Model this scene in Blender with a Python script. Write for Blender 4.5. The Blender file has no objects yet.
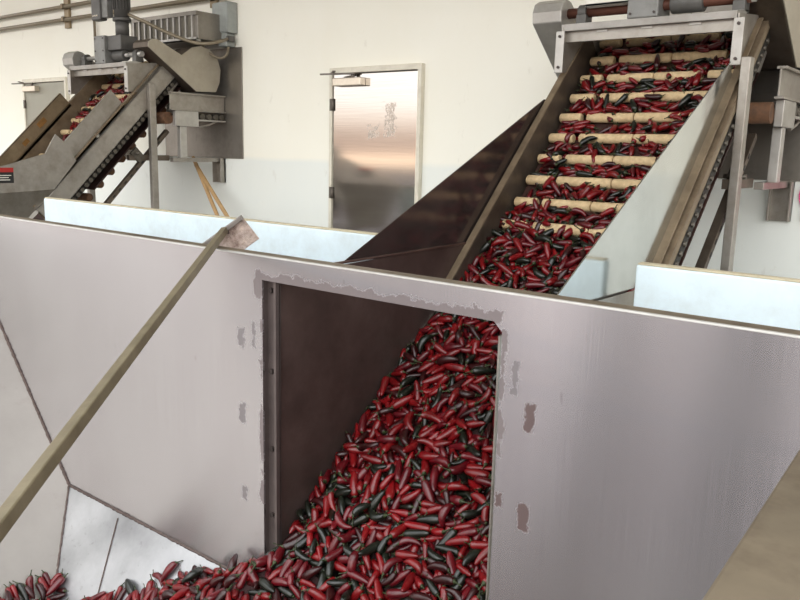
import bpy, bmesh, math, random
import numpy as np
from mathutils import Vector, Matrix
from mathutils.bvhtree import BVHTree
from mathutils.kdtree import KDTree

rnd = random.Random(7)
rng = np.random.default_rng(11)
H = 1.41                      # eye height over the apron; building coordinates below are given relative to the eye
SC = bpy.context.scene
COL = SC.collection
R2 = math.sqrt(2.0)

# ------------------------------------------------------------------ materials
def lin(c):
    return tuple((v / 12.92 if v <= 0.04045 else ((v + 0.055) / 1.055) ** 2.4) for v in c)

class NT:
    """small helper around a node tree"""
    def __init__(self, mat):
        mat.use_nodes = True
        self.t = mat.node_tree
        self.t.nodes.clear()
        self.out = self.t.nodes.new('ShaderNodeOutputMaterial')
        self.p = self.t.nodes.new('ShaderNodeBsdfPrincipled')
        self.t.links.new(self.p.outputs[0], self.out.inputs[0])
    def n(self, kind, **kw):
        nd = self.t.nodes.new(kind)
        for k, v in kw.items():
            setattr(nd, k, v)
        return nd
    def put(self, sock, v):
        if v is None:
            return
        if isinstance(v, bpy.types.NodeSocket):
            self.t.links.new(v, sock)
        else:
            sock.default_value = v
    def math(self, op, a, b=None, c=None, clamp=False):
        nd = self.n('ShaderNodeMath', operation=op, use_clamp=clamp)
        self.put(nd.inputs[0], a); self.put(nd.inputs[1], b); self.put(nd.inputs[2], c)
        return nd.outputs[0]
    def noise(self, vec, scale, detail=3.0, rough=0.55):
        nd = self.n('ShaderNodeTexNoise')
        self.put(nd.inputs['Vector'], vec)
        nd.inputs['Scale'].default_value = scale
        nd.inputs['Detail'].default_value = detail
        nd.inputs['Roughness'].default_value = rough
        return nd.outputs['Fac']
    def geo(self):
        return self.n('ShaderNodeNewGeometry').outputs['Position']
    def scaled(self, vec, s):
        nd = self.n('ShaderNodeVectorMath', operation='MULTIPLY')
        self.put(nd.inputs[0], vec); nd.inputs[1].default_value = s
        return nd.outputs[0]
    def xyz(self, vec):
        nd = self.n('ShaderNodeSeparateXYZ'); self.put(nd.inputs[0], vec)
        return nd.outputs
    def mix(self, fac, a, b):
        nd = self.n('ShaderNodeMix', data_type='RGBA')
        self.put(nd.inputs[0], fac)
        self.put(nd.inputs[6], (*a, 1) if isinstance(a, tuple) and len(a) == 3 else a)
        self.put(nd.inputs[7], (*b, 1) if isinstance(b, tuple) and len(b) == 3 else b)
        return nd.outputs[2]
    def ramp(self, fac, lo, hi):
        nd = self.n('ShaderNodeMapRange', clamp=True)
        self.put(nd.inputs[0], fac); nd.inputs[1].default_value = lo; nd.inputs[2].default_value = hi
        return nd.outputs[0]
    def bump(self, h, strength, dist=0.01):
        nd = self.n('ShaderNodeBump'); self.put(nd.inputs['Height'], h)
        nd.inputs['Strength'].default_value = strength; nd.inputs['Distance'].default_value = dist
        self.t.links.new(nd.outputs[0], self.p.inputs['Normal'])
    def set(self, **kw):
        for k, v in kw.items():
            if isinstance(v, tuple) and len(v) == 3 and k in ('Base Color',):
                v = (*v, 1)
            self.put(self.p.inputs[k], v)

MATS = {}
def mat(name, rgb, rough=0.6, metal=0.0, vary=0.12, scale=6.0, stretch=(1, 1, 1), bump=0.0, dirt=None, dirt_amt=0.45, spec=0.5, rvar=0.1, coat=0.0):
    """rgb is the sRGB colour of the surface itself; noise gives it wear"""
    m = bpy.data.materials.new(name)
    N = NT(m)
    c = lin(rgb)
    pos = N.scaled(N.geo(), stretch)
    f = N.noise(pos, scale, 5.0, 0.6)
    a = tuple(v * (1 - vary) for v in c); b = tuple(min(1, v * (1 + vary)) for v in c)
    col = N.mix(N.ramp(f, 0.3, 0.7), a, b)
    if dirt is not None:
        g = N.noise(N.geo(), scale * 0.45 + 1.3, 8.0, 0.7)
        g2 = N.noise(N.geo(), 23.0, 3.0, 0.6)
        fac = N.math('MULTIPLY', N.ramp(N.math('MULTIPLY_ADD', g2, 0.25, g), 0.56, 0.85), dirt_amt)
        col = N.mix(fac, col, lin(dirt))
    rr = N.math('MULTIPLY_ADD', f, rvar * 2, rough - rvar, clamp=True)
    N.set(**{'Base Color': col, 'Roughness': rr, 'Metallic': metal})
    N.p.inputs['Specular IOR Level'].default_value = spec
    N.p.inputs['Coat Weight'].default_value = coat
    if bump > 0:
        N.bump(N.noise(pos, scale * 5, 3.0), bump)
    MATS[name] = m
    return m

def tangent(N, v, amt):
    nd = N.n('ShaderNodeCombineXYZ')
    for i in range(3):
        nd.inputs[i].default_value = v[i]
    N.t.links.new(nd.outputs[0], N.p.inputs['Tangent'])
    N.p.inputs['Anisotropic'].default_value = amt

def box_mask(N, pos, spots, wob_scale, wob):
    """ragged-edged patches: 1 inside boxes (x, z, half x, half z) on a wall plane"""
    o = N.xyz(pos)
    wv = N.noise(pos, wob_scale, 5.0, 0.65)
    wv = N.math('MULTIPLY', N.math('SUBTRACT', wv, 0.5), wob)
    best = None
    for (x, z, hx, hz) in spots:
        dx = N.math('SUBTRACT', N.math('ABSOLUTE', N.math('SUBTRACT', o[0], x)), hx)
        dz = N.math('SUBTRACT', N.math('ABSOLUTE', N.math('SUBTRACT', o[2], z + H)), hz)
        d = N.math('MAXIMUM', dx, dz)
        best = d if best is None else N.math('MINIMUM', best, d)
    d = N.math('ADD', best, wv)
    nd = N.n('ShaderNodeMapRange', clamp=True)
    N.put(nd.inputs[0], d); nd.inputs[1].default_value = 0.003; nd.inputs[2].default_value = -0.003
    return nd.outputs[0]

def build_materials():
    # plant machinery steels
    mat('steel_grey', (0.62, 0.60, 0.57), 0.45, 0.75, 0.14, 5, dirt=(0.36, 0.31, 0.25))
    mat('steel_light', (0.69, 0.68, 0.66), 0.42, 0.6, 0.10, 8, dirt=(0.45, 0.40, 0.33), dirt_amt=0.3)
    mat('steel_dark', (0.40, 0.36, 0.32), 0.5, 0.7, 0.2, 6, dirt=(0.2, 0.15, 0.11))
    mat('steel_tan', (0.58, 0.52, 0.42), 0.5, 0.55, 0.16, 7, dirt=(0.34, 0.26, 0.17))
    mat('plate_grey', (0.56, 0.54, 0.51), 0.42, 0.85, 0.2, 2.2, stretch=(1, 1, 0.4), dirt=(0.33, 0.30, 0.27))
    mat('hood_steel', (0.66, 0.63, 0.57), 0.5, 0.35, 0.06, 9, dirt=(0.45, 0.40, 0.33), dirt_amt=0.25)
    mat('rail_tan', (0.50, 0.44, 0.36), 0.55, 0.4, 0.22, 9, dirt=(0.27, 0.20, 0.13))
    mat('chain_dark', (0.17, 0.155, 0.14), 0.55, 0.6, 0.3, 30)
    mat('chain_pin', (0.36, 0.34, 0.31), 0.45, 0.7, 0.2, 40)
    mat('belt_dark', (0.20, 0.11, 0.09), 0.6, 0.0, 0.3, 14)
    mat('flight_cork', (0.76, 0.67, 0.52), 0.75, 0.0, 0.16, 55, bump=0.25, dirt=(0.55, 0.40, 0.24), dirt_amt=0.35)
    mat('flight_stained', (0.36, 0.25, 0.17), 0.8, 0.0, 0.3, 30)
    mat('motor_grey', (0.36, 0.355, 0.345), 0.5, 0.25, 0.14, 12, dirt=(0.22, 0.20, 0.18))
    mat('gearbox_grey', (0.50, 0.50, 0.49), 0.5, 0.3, 0.1, 12, dirt=(0.3, 0.28, 0.25))
    mat('box_grey', (0.60, 0.62, 0.61), 0.5, 0.15, 0.08, 12, dirt=(0.4, 0.38, 0.34), dirt_amt=0.3)
    mat('conduit_grey', (0.52, 0.48, 0.41), 0.5, 0.45, 0.1, 20)
    mat('rust_pipe', (0.36, 0.22, 0.17), 0.6, 0.4, 0.2, 20)
    mat('black_rubber', (0.09, 0.085, 0.08), 0.6, 0, 0.2, 20)
    mat('slot_dark', (0.44, 0.42, 0.38), 0.55, 0.5, 0.2, 9)
    # the receiving bin
    mat('jamb_steel', (0.42, 0.38, 0.37), 0.45, 0.7, 0.12, 12)
    mat('weld_dark', (0.33, 0.28, 0.26), 0.55, 0.5, 0.3, 60)
    mat('bolt_dark', (0.28, 0.25, 0.24), 0.45, 0.7, 0.2, 40)
    mat('flange_tan', (0.44, 0.395, 0.33), 0.55, 0.35, 0.22, 5, bump=0.05, dirt=(0.27, 0.22, 0.17), dirt_amt=0.8)
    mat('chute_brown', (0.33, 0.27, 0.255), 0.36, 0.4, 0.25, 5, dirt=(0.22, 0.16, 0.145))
    mat('splash_brown', (0.40, 0.355, 0.345), 0.15, 0.8, 0.2, 4, dirt=(0.22, 0.16, 0.14))
    mat('chute_fold', (0.38, 0.30, 0.28), 0.4, 0.7, 0.2, 6)
    mat('mirror_steel', (0.80, 0.81, 0.80), 0.14, 0.95, 0.04, 3, dirt=(0.55, 0.54, 0.52), dirt_amt=0.3, rvar=0.03)
    mat('board_white', (0.80, 0.855, 0.88), 0.6, 0.0, 0.03, 4, dirt=(0.62, 0.62, 0.58), dirt_amt=0.35)
    mat('board_edge', (0.72, 0.68, 0.58), 0.7, 0.0, 0.1, 14, dirt=(0.5, 0.44, 0.34))
    mat('hoe_bar', (0.49, 0.45, 0.365), 0.5, 0.5, 0.16, 14, dirt=(0.33, 0.29, 0.2), bump=0.05)
    mat('hoe_strip', (0.52, 0.495, 0.475), 0.45, 0.7, 0.12, 20)
    mat('hoe_blade', (0.74, 0.67, 0.63), 0.42, 0.6, 0.3, 38, bump=0.6, dirt=(0.42, 0.30, 0.25), dirt_amt=0.85)
    mat('pole_wood', (0.68, 0.55, 0.38), 0.6, 0.0, 0.14, 20, stretch=(1, 1, 0.15))
    mat('concrete', (0.55, 0.53, 0.49), 0.85, 0, 0.12, 3, dirt=(0.42, 0.39, 0.34), bump=0.08)
    mat('canopy_paint', (0.80, 0.78, 0.72), 0.8, 0, 0.05, 2)
    mat('frame_paint', (0.86, 0.84, 0.78), 0.5, 0.1, 0.05, 12, dirt=(0.6, 0.55, 0.48), dirt_amt=0.3)
    mat('door_edge', (0.42, 0.39, 0.36), 0.5, 0.5, 0.1, 12)
    mat('closer_alu', (0.84, 0.80, 0.74), 0.35, 0.7, 0.08, 12)
    mat('grey_door', (0.60, 0.59, 0.54), 0.5, 0.3, 0.06, 4)
    mat('sign_black', (0.08, 0.08, 0.08), 0.5); mat('sign_red', (0.62, 0.12, 0.10), 0.5); mat('sign_white', (0.85, 0.84, 0.80), 0.5)
    mat('sign_pink', (0.88, 0.27, 0.50), 0.5, vary=0.04)
    mat('sticker_orange', (0.52, 0.37, 0.18), 0.7, vary=0.3, scale=30)
    mat('stem_green', (0.16, 0.20, 0.075), 0.6, vary=0.25, scale=50)

    # back wall: warm white above, bluish white wainscot paint below
    m = bpy.data.materials.new('wall_paint'); MATS['wall_paint'] = m
    N = NT(m)
    pos = N.geo(); o = N.xyz(pos)
    edge = N.math('MULTIPLY_ADD', N.noise(N.scaled(pos, (1, 1, 2)), 0.8, 2), 0.05, o[2])
    low = N.ramp(edge, H - 0.07, H - 0.12)
    n1 = N.noise(N.scaled(pos, (1, 1, 0.6)), 0.9, 6, 0.6)
    up = N.mix(N.ramp(n1, 0.3, 0.7), lin((0.94, 0.93, 0.88)), lin((0.955, 0.95, 0.912)))
    dn = N.mix(N.ramp(n1, 0.3, 0.7), lin((0.885, 0.90, 0.885)), lin((0.91, 0.92, 0.90)))
    col = N.mix(low, up, dn)
    sp = N.noise(N.scaled(pos, (1, 1, 0.45)), 7.0, 6, 0.7)
    col = N.mix(N.math('MULTIPLY', N.ramp(sp, 0.62, 0.8), 0.35), col, lin((0.66, 0.62, 0.55)))
    N.set(**{'Base Color': col, 'Roughness': 0.75})
    N.bump(N.noise(pos, 60, 3), 0.05)

    # stainless door: brushed sideways so it smears the far horizon into bands; two scuffed patches
    m = bpy.data.materials.new('door_stainless'); MATS['door_stainless'] = m
    N = NT(m)
    pos = N.geo()
    st = N.noise(N.scaled(pos, (2, 1, 260)), 1.0, 2)
    sc = box_mask(N, pos, [(-4.19, 0.24, 0.055, 0.14), (-4.37, 0.14, 0.06, 0.05)], 16, 0.16)
    sc = N.math('MULTIPLY', sc, N.ramp(N.noise(pos, 40, 4), 0.35, 0.6))
    base = N.mix(N.ramp(st, 0.3, 0.7), lin((0.74, 0.725, 0.71)), lin((0.79, 0.775, 0.76)))
    N.set(**{'Base Color': N.mix(sc, base, lin((0.70, 0.66, 0.62))), 'Metallic': N.math('MULTIPLY_ADD', sc, -0.6, 1.0),
             'Roughness': N.math('MULTIPLY_ADD', sc, 0.25, 0.10)})
    tangent(N, (1, 0, 0), 0.6)

    # brushed stainless of the bin panel, with grinding marks round the cut-out
    m = bpy.data.materials.new('panel_stainless'); MATS['panel_stainless'] = m
    N = NT(m)
    pos = N.geo()
    st = N.noise(N.scaled(pos, (160, 160, 1.2)), 1.0, 3)
    cl = N.noise(N.scaled(pos, (1.5, 1.5, 0.5)), 1.6, 4)
    base = N.mix(N.ramp(st, 0.25, 0.75), lin((0.725, 0.708, 0.718)), lin((0.755, 0.738, 0.748)))
    base = N.mix(N.math('MULTIPLY', N.ramp(cl, 0.4, 0.8), 0.35), base, lin((0.66, 0.63, 0.645)))
    edge_m = box_mask(N, N.scaled(pos, (1, 1, 1)), [(-1.72, -0.492, 0.53, 0.020), (-2.272, -0.52, 0.018, 0.06), (-2.258, -1.0, 0.004, 0.40), (-1.18, -0.72, 0.010, 0.20)], 13, 0.10)
    spot_m = box_mask(N, pos, [(-2.375, -0.745, 0.018, 0.036), (-2.372, -1.056, 0.018, 0.042), (-2.366, -1.397, 0.014, 0.03), (-2.30, -0.72, 0.01, 0.05),
                               (-1.135, -0.66, 0.010, 0.05)], 42, 0.06)
    rust_m = box_mask(N, pos, [(-1.08, -0.773, 0.016, 0.042), (-1.083, -1.092, 0.019, 0.042), (-1.172, -1.06, 0.012, 0.022)], 42, 0.045)
    col = N.mix(N.math('MULTIPLY', edge_m, 0.75), base, lin((0.36, 0.30, 0.29)))
    col = N.mix(N.math('MULTIPLY', spot_m, 0.7), col, lin((0.33, 0.29, 0.29)))
    col = N.mix(N.math('MULTIPLY', rust_m, 0.85), col, lin((0.30, 0.19, 0.165)))
    scr = N.ramp(N.noise(N.scaled(pos, (38, 1, 16)), 1.0, 2, 0.4), 0.70, 0.76)
    col = N.mix(N.math('MULTIPLY', scr, 0.22), col, lin((0.5, 0.46, 0.46)))
    mk = N.math('MAXIMUM', edge_m, N.math('MAXIMUM', spot_m, rust_m))
    N.set(**{'Base Color': col, 'Metallic': N.math('MULTIPLY_ADD', mk, -0.5, 1.0), 'Roughness': N.math('MULTIPLY_ADD', mk, 0.15, N.math('MULTIPLY_ADD', st, 0.03, 0.25))})
    tangent(N, (0, 0, 1), 0.93)
    MATS['panel_stainless'] = m

    # duller stainless of the bin's sloping sheets
    m = bpy.data.materials.new('bin_sheet'); MATS['bin_sheet'] = m
    N = NT(m)
    pos = N.geo()
    f = N.noise(pos, 1.6, 6, 0.6); g = N.noise(N.scaled(pos, (1, 0.5, 0.5)), 7.0, 6, 0.7)
    base = N.mix(N.ramp(f, 0.3, 0.7), lin((0.56, 0.545, 0.52)), lin((0.635, 0.62, 0.595)))
    base = N.mix(N.math('MULTIPLY', N.ramp(g, 0.56, 0.75), 0.4), base, lin((0.5, 0.46, 0.43)))
    N.set(**{'Base Color': base, 'Metallic': 0.75, 'Roughness': N.math('MULTIPLY_ADD', f, 0.2, 0.32)})
    m = bpy.data.materials.new('bin_plate'); MATS['bin_plate'] = m
    N = NT(m)
    pos = N.geo()
    f = N.noise(pos, 2.2, 6, 0.6); g = N.noise(pos, 26.0, 6, 0.75)
    base = N.mix(N.ramp(f, 0.3, 0.7), lin((0.55, 0.55, 0.56)), lin((0.76, 0.76, 0.77)))
    base = N.mix(N.math('MULTIPLY', N.ramp(g, 0.60, 0.70), 0.45), base, lin((0.45, 0.43, 0.42)))
    N.set(**{'Base Color': base, 'Metallic': 0.85, 'Roughness': N.math('MULTIPLY_ADD', f, 0.25, 0.22)})
    N.bump(f, 0.2, 0.02)

    # chili skins
    for name, c1, c2, ro in (('chili_red', (0.33, 0.03, 0.045), (0.465, 0.05, 0.07), 0.3), ('chili_crimson', (0.25, 0.022, 0.05), (0.375, 0.05, 0.085), 0.3),
                             ('chili_maroon', (0.12, 0.022, 0.027), (0.20, 0.035, 0.042), 0.32), ('chili_green', (0.05, 0.06, 0.045), (0.085, 0.10, 0.065), 0.3)):
        m = bpy.data.materials.new(name); MATS[name] = m
        N = NT(m)
        pos = N.geo()
        f = N.noise(pos, 16, 2)
        N.set(**{'Base Color': N.mix(N.ramp(f, 0.3, 0.7), lin(c1), lin(c2)), 'Roughness': ro})
        N.p.inputs['Specular IOR Level'].default_value = 0.5
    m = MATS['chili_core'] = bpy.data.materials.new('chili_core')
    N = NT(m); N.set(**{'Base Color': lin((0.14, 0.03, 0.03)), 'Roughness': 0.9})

# ------------------------------------------------------------------ mesh building
ROOT_LOC = {}
def xf(axis_x=None, rot=None):
    return rot

class MB:
    def __init__(self):
        self.bm = bmesh.new()
    def poly(self, pts):
        vs = [self.bm.verts.new(Vector(p)) for p in pts]
        self.bm.faces.new(vs)
        return vs
    def hexa(self, p):        # 8 points: bottom 4 (ccw), top 4
        v = [self.bm.verts.new(Vector(q)) for q in p]
        for f in ((3, 2, 1, 0), (4, 5, 6, 7), (0, 1, 5, 4), (1, 2, 6, 5), (2, 3, 7, 6), (3, 0, 4, 7)):
            self.bm.faces.new([v[i] for i in f])
    def box(self, a, b):
        x0, x1 = sorted((a[0], b[0])); y0, y1 = sorted((a[1], b[1])); z0, z1 = sorted((a[2], b[2]))
        self.hexa([(x0, y0, z0), (x1, y0, z0), (x1, y1, z0), (x0, y1, z0), (x0, y0, z1), (x1, y0, z1), (x1, y1, z1), (x0, y1, z1)])
        return self
    def obox(self, c, e1, e2, e3):   # oriented box by half-axis vectors
        c, e1, e2, e3 = Vector(c), Vector(e1), Vector(e2), Vector(e3)
        self.hexa([c - e1 - e2 - e3, c + e1 - e2 - e3, c + e1 + e2 - e3, c - e1 + e2 - e3, c - e1 - e2 + e3, c + e1 - e2 + e3, c + e1 + e2 + e3, c - e1 + e2 + e3])
        return self
    def prism(self, prof, d):        # closed polygon (3-D points) swept by vector d
        d = Vector(d)
        a = [self.bm.verts.new(Vector(p)) for p in prof]
        b = [self.bm.verts.new(Vector(p) + d) for p in prof]
        n = len(a)
        self.bm.faces.new(a[::-1]); self.bm.faces.new(b)
        for i in range(n):
            self.bm.faces.new((a[i], a[(i + 1) % n], b[(i + 1) % n], b[i]))
        return self
    def prismx(self, yz, x0, x1):
        return self.prism([(x0, y, z) for y, z in yz], (x1 - x0, 0, 0))
    def sbox(self, x0, x1, s0, s1, n0, n1):   # box in the 45-degree frame of an elevator
        pts = []
        for n in (n0, n1):
            for (x, s) in ((x0, s0), (x1, s0), (x1, s1), (x0, s1)):
                pts.append(SP(x, s, n))
        self.hexa(pts)
        return self
    def tube(self, pts, r, seg=12, cap=True):
        pts = [Vector(p) for p in pts]
        rs = r if isinstance(r, (list, tuple)) else [r] * len(pts)
        rings = []
        up = None
        for i, p in enumerate(pts):
            t = (pts[min(i + 1, len(pts) - 1)] - pts[max(i - 1, 0)]).normalized()
            if up is None:
                up = t.orthogonal().normalized()
            up = (up - t * up.dot(t)).normalized()
            w = t.cross(up)
            rings.append([self.bm.verts.new(p + rs[i] * (math.cos(2 * math.pi * k / seg) * up + math.sin(2 * math.pi * k / seg) * w)) for k in range(seg)])
        for a, b in zip(rings, rings[1:]):
            for k in range(seg):
                f = self.bm.faces.new((a[k], a[(k + 1) % seg], b[(k + 1) % seg], b[k])); f.smooth = seg > 8
        if cap:
            self.bm.faces.new(rings[0][::-1]); self.bm.faces.new(rings[-1])
        return self
    def cyl(self, p0, p1, r, seg=16):
        return self.tube([p0, p1], r, seg)
    def curve(self, pts, r, seg=10, sub=6):
        P = [Vector(p) for p in pts]; out = []
        for i in range(len(P) - 1):
            a, b, c, d = P[max(i - 1, 0)], P[i], P[i + 1], P[min(i + 2, len(P) - 1)]
            for k in range(sub):
                t = k / sub
                out.append(0.5 * ((2 * b) + (c - a) * t + (2 * a - 5 * b + 4 * c - d) * t * t + (3 * b - a - 3 * c + d) * t ** 3))
        out.append(P[-1])
        return self.tube(out, r, seg)
    def build(self, name, m, parent=None, bevel=0.0, seg=2, smooth=False):
        bm = self.bm
        bmesh.ops.recalc_face_normals(bm, faces=bm.faces)
        for v in bm.verts:
            v.co.z += H
        if parent is not None:
            base = ROOT_LOC[parent.name]
        else:
            xs = [v.co for v in bm.verts]
            base = Vector(((min(c.x for c in xs) + max(c.x for c in xs)) / 2, (min(c.y for c in xs) + max(c.y for c in xs)) / 2, min(c.z for c in xs)))
        for v in bm.verts:
            v.co -= base
        if smooth:
            for f in bm.faces:
                f.smooth = True
        me = bpy.data.meshes.new(name)
        bm.to_mesh(me); bm.free()
        me.materials.append(MATS[m])
        o = bpy.data.objects.new(name, me)
        COL.objects.link(o)
        if parent is not None:
            o.parent = parent
        else:
            o.location = base
        ROOT_LOC[o.name] = base
        if bevel > 0:
            b = o.modifiers.new('edge', 'BEVEL'); b.width = bevel; b.segments = seg; b.limit_method = 'ANGLE'; b.angle_limit = math.radians(40)
        return o

def SP(x, s, n):
    return (x, (s - n) / R2, (s + n) / R2)

def tag(o, label, cat, group=None):
    o['label'] = label; o['category'] = cat
    if group: o['group'] = group
    return o
def thing(name, loc, label, cat, group=None):
    o = bpy.data.objects.new(name, None); COL.objects.link(o)
    o.empty_display_size = 0.1
    o.location = (loc[0], loc[1], loc[2] + H)
    ROOT_LOC[o.name] = Vector(o.location)
    return tag(o, label, cat, group)
def struct(o):
    o['kind'] = 'structure'
    return o
def plabel(o, s):
    o['label'] = s
    return o

FLOOR, PIT = -1.41, -2.47
build_materials()

# ------------------------------------------------------------------ the place
WY = 5.15
struct(MB().box((-15, WY, FLOOR - 0.2), (4.5, WY + 0.2, 3.1)).build('wall_back', 'wall_paint'))
struct(MB().box((-15, 2.96, FLOOR - 0.2), (4.5, WY, FLOOR)).build('floor', 'concrete'))
struct(MB().box((-15, -0.4, PIT - 0.2), (4.5, 3.0, PIT)).build('floor_pit', 'concrete'))
struct(MB().box((-15, 2.9, PIT), (-2.3, 2.96, FLOOR)).box((-1.1, 2.9, PIT), (4.5, 2.96, FLOOR)).box((-2.3, 2.9, PIT), (-1.1, 2.96, -1.95)).build('wall_pit', 'concrete'))
struct(MB().box((-15, 0.6, 3.1), (4.5, WY + 0.2, 3.25)).build('ceiling', 'canopy_paint'))

def wall_door(name, x0, x1, top, leaf_mat, label, first):
    d = MB().box((x0, WY - 0.035, FLOOR + 0.01), (x1, WY - 0.005, top)).build(name, leaf_mat, None, 0.003)
    struct(d); d['label'] = label
    ROOT_LOC[d.name] = Vector(d.location)
    f = MB()
    f.box((x0 - 0.04, WY - 0.05, FLOOR), (x0 - 0.008, WY, top + 0.055)).box((x1 + 0.008, WY - 0.05, FLOOR), (x1 + 0.045, WY, top + 0.055))
    f.box((x0 - 0.008, WY - 0.05, top + 0.008), (x1 + 0.008, WY, top + 0.055))
    f.build('door_frame', 'frame_paint', d, 0.004)
    MB().box((x0 - 0.008, WY - 0.012, FLOOR), (x1 + 0.008, WY - 0.002, top + 0.008)).build('door_gap', 'door_edge', d)
    for z in (top - 0.25, top - 1.0, FLOOR + 0.25):
        MB().cyl((x0 - 0.004, WY - 0.045, z - 0.05), (x0 - 0.004, WY - 0.045, z + 0.05), 0.013, 10).box((x0 - 0.03, WY - 0.055, z - 0.05), (x0 + 0.0, WY - 0.045, z + 0.05)).build('hinge', 'door_edge', d)
    c = MB().box((x0 + 0.04, WY - 0.10, top - 0.10), (x0 + 0.36, WY - 0.035, top - 0.035)).build('door_closer', 'closer_alu', d, 0.006)
    MB().obox((x0 + 0.13, WY - 0.13, top - 0.005), (0.14, 0.06, 0.005), (-0.006, 0.013, 0), (0, 0, 0.006)).cyl((x0 + 0.25, WY - 0.07, top - 0.05), (x0 + 0.25, WY - 0.07, top + 0.005), 0.016, 10).obox((x0 + 0.06, WY - 0.11, top + 0.012), (0.08, -0.07, 0), (0.008, 0.009, 0), (0, 0, 0.005)).build('closer_arm', 'door_edge', c)
    return d
wall_door('door_1', -4.82, -3.915, 0.615, 'door_stainless', 'brushed stainless steel door with a door closer in the white wall', True)
wall_door('door_2', -10.18, -9.22, 0.70, 'grey_door', 'plain grey door far left in the white wall', False)

# ------------------------------------------------------------------ receiving bin in front
bin_ = thing('receiving_bin', (-2.5, 1.2, PIT), 'large stainless steel bin whose rear panel has a rectangular cut-out full of peppers', 'bin')
PT = -0.412
p = MB()
x0, x1, xo0, xo1, zo = -4.96, -0.2, -2.25, -1.187, -0.50
p.box((x0, 2.0, -1.80), (xo0, 2.008, PT)).box((xo1, 2.0, -1.80), (x1, 2.008, PT)).box((xo0, 2.0, zo), (xo1, 2.008, PT))
p.poly([(xo1, 2.0, zo), (xo1 - 0.03, 2.0, zo), (xo1, 2.0, zo - 0.03)])
bmesh.ops.remove_doubles(p.bm, verts=p.bm.verts, dist=0.0005)
panel = p.build('rear_panel', 'panel_stainless', bin_)
plabel(panel, 'brushed stainless panel with rough grinding marks around its cut-out')
# folded top: a rounded front nose and a flat dusty flange
f = MB()
nose = [(2.005 - 0.005 * math.cos(a), PT + 0.007 * math.sin(a)) for a in (0, 0.4, 0.8, 1.2, 1.57)] + [(2.008, PT + 0.007), (2.008, PT)]
f.prismx(nose, x0, x1); f.build('panel_nose', 'steel_light', bin_, smooth=False)
MB().box((x0, 2.008, PT - 0.006), (x1, 2.065, PT + 0.007)).box((x0, 2.055, PT - 0.05), (x1, 2.065, PT)).build('top_flange', 'flange_tan', bin_, 0.002)
# angle iron jamb behind the cut-out's left edge, with bolts
j = MB().box((-2.27, 2.03, -1.8), (-2.188, 2.038, -0.45)).box((-2.2, 2.012, -1.8), (-2.188, 2.034, -0.45)).box((-2.262, 2.010, -1.8), (-2.252, 2.034, -0.45)).build('jamb', 'jamb_steel', bin_)
for z in (-0.54, -0.86, -1.18, -1.46):
    MB().cyl((-2.226, 2.03, z), (-2.226, 2.018, z), 0.011, 6).build('bolt', 'bolt_dark', j)
HY, HZ = 1.5, -2.455
def lw(z): return -5.295 - 0.857 * z
TH = Vector((-0.006, 0, -0.005))
hipx = -3.77 + 1.157 * 0.5
pl = MB().prism([(lw(PT), 2.0, PT), (-3.77, 2.0, -1.78), (hipx, HY, HZ), (hipx, 0.3, HZ), (lw(PT), 0.3, PT)], TH)
pl.build('side_sheet', 'bin_sheet', bin_)
bp = MB().prism([(-3.77, 2.0, -1.78), (-0.2, 2.0, -1.78), (-0.2, HY, HZ), (hipx, HY, HZ)], (0, 0.006, -0.006)).build('sloping_plate', 'bin_plate', bin_)
sm = MB()
a_, b_ = Vector((-3.30, 2.0, -1.78)), Vector((-3.05, 1.62, -2.293))
sm.tube([a_ + (b_ - a_) * t + Vector((0, -0.002, 0.002)) for t in (0.05, 0.5, 1.0)], 0.003, 6)
sm.build('plate_seam', 'weld_dark', bin_)
w = MB()
def bead(w, a, b, r=0.007):
    a, b = Vector(a), Vector(b); n = max(6, int((b - a).length / 0.012))
    w.tube([a + (b - a) * i / n + Vector((rnd.uniform(-1, 1), rnd.uniform(-1, 1), rnd.uniform(-1, 1))) * 0.0012 for i in range(n + 1)], [r * rnd.uniform(0.75, 1.2) for i in range(n + 1)], 6)
bead(w, (lw(-0.45), 1.997, -0.45), (-3.77, 1.997, -1.78)); w.build('corner_weld', 'weld_dark', bin_)
w = MB(); bead(w, (-3.77, 1.997, -1.78), (-2.25, 1.997, -1.78)); w.build('panel_weld', 'weld_dark', bin_)
w = MB(); bead(w, (-3.77, 1.997, -1.78), (hipx, HY, HZ), 0.006); w.build('plate_weld', 'weld_dark', bin_)
MB().box((hipx, 0.3, HZ - 0.01), (-0.2, HY, HZ)).build('bottom_plate', 'bin_sheet', bin_)
MB().box((-4.9, 0.28, HZ), (-0.2, 0.29, -2.0)).build('front_panel', 'bin_sheet', bin_)
MB().box((-5.0, 0.25, -0.73), (-0.17, 0.285, -0.695)).build('front_rail', 'steel_grey', bin_, 0.003)
# right-hand side wall with its wide worn flange
MB().prism([(-0.168, 0.2, PT), (-0.245, 2.0, PT), (0.10, 2.0, PT), (0.12, 0.2, PT)], (0, 0, 0.012)).build('side_flange', 'flange_tan', bin_, 0.004)
MB().prism([(-0.160, 0.2, PT), (-0.237, 2.0, PT), (-0.227, 2.0, PT), (-0.150, 0.2, PT)], (0, 0, HZ - PT)).build('side_wall', 'bin_sheet', bin_)

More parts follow.
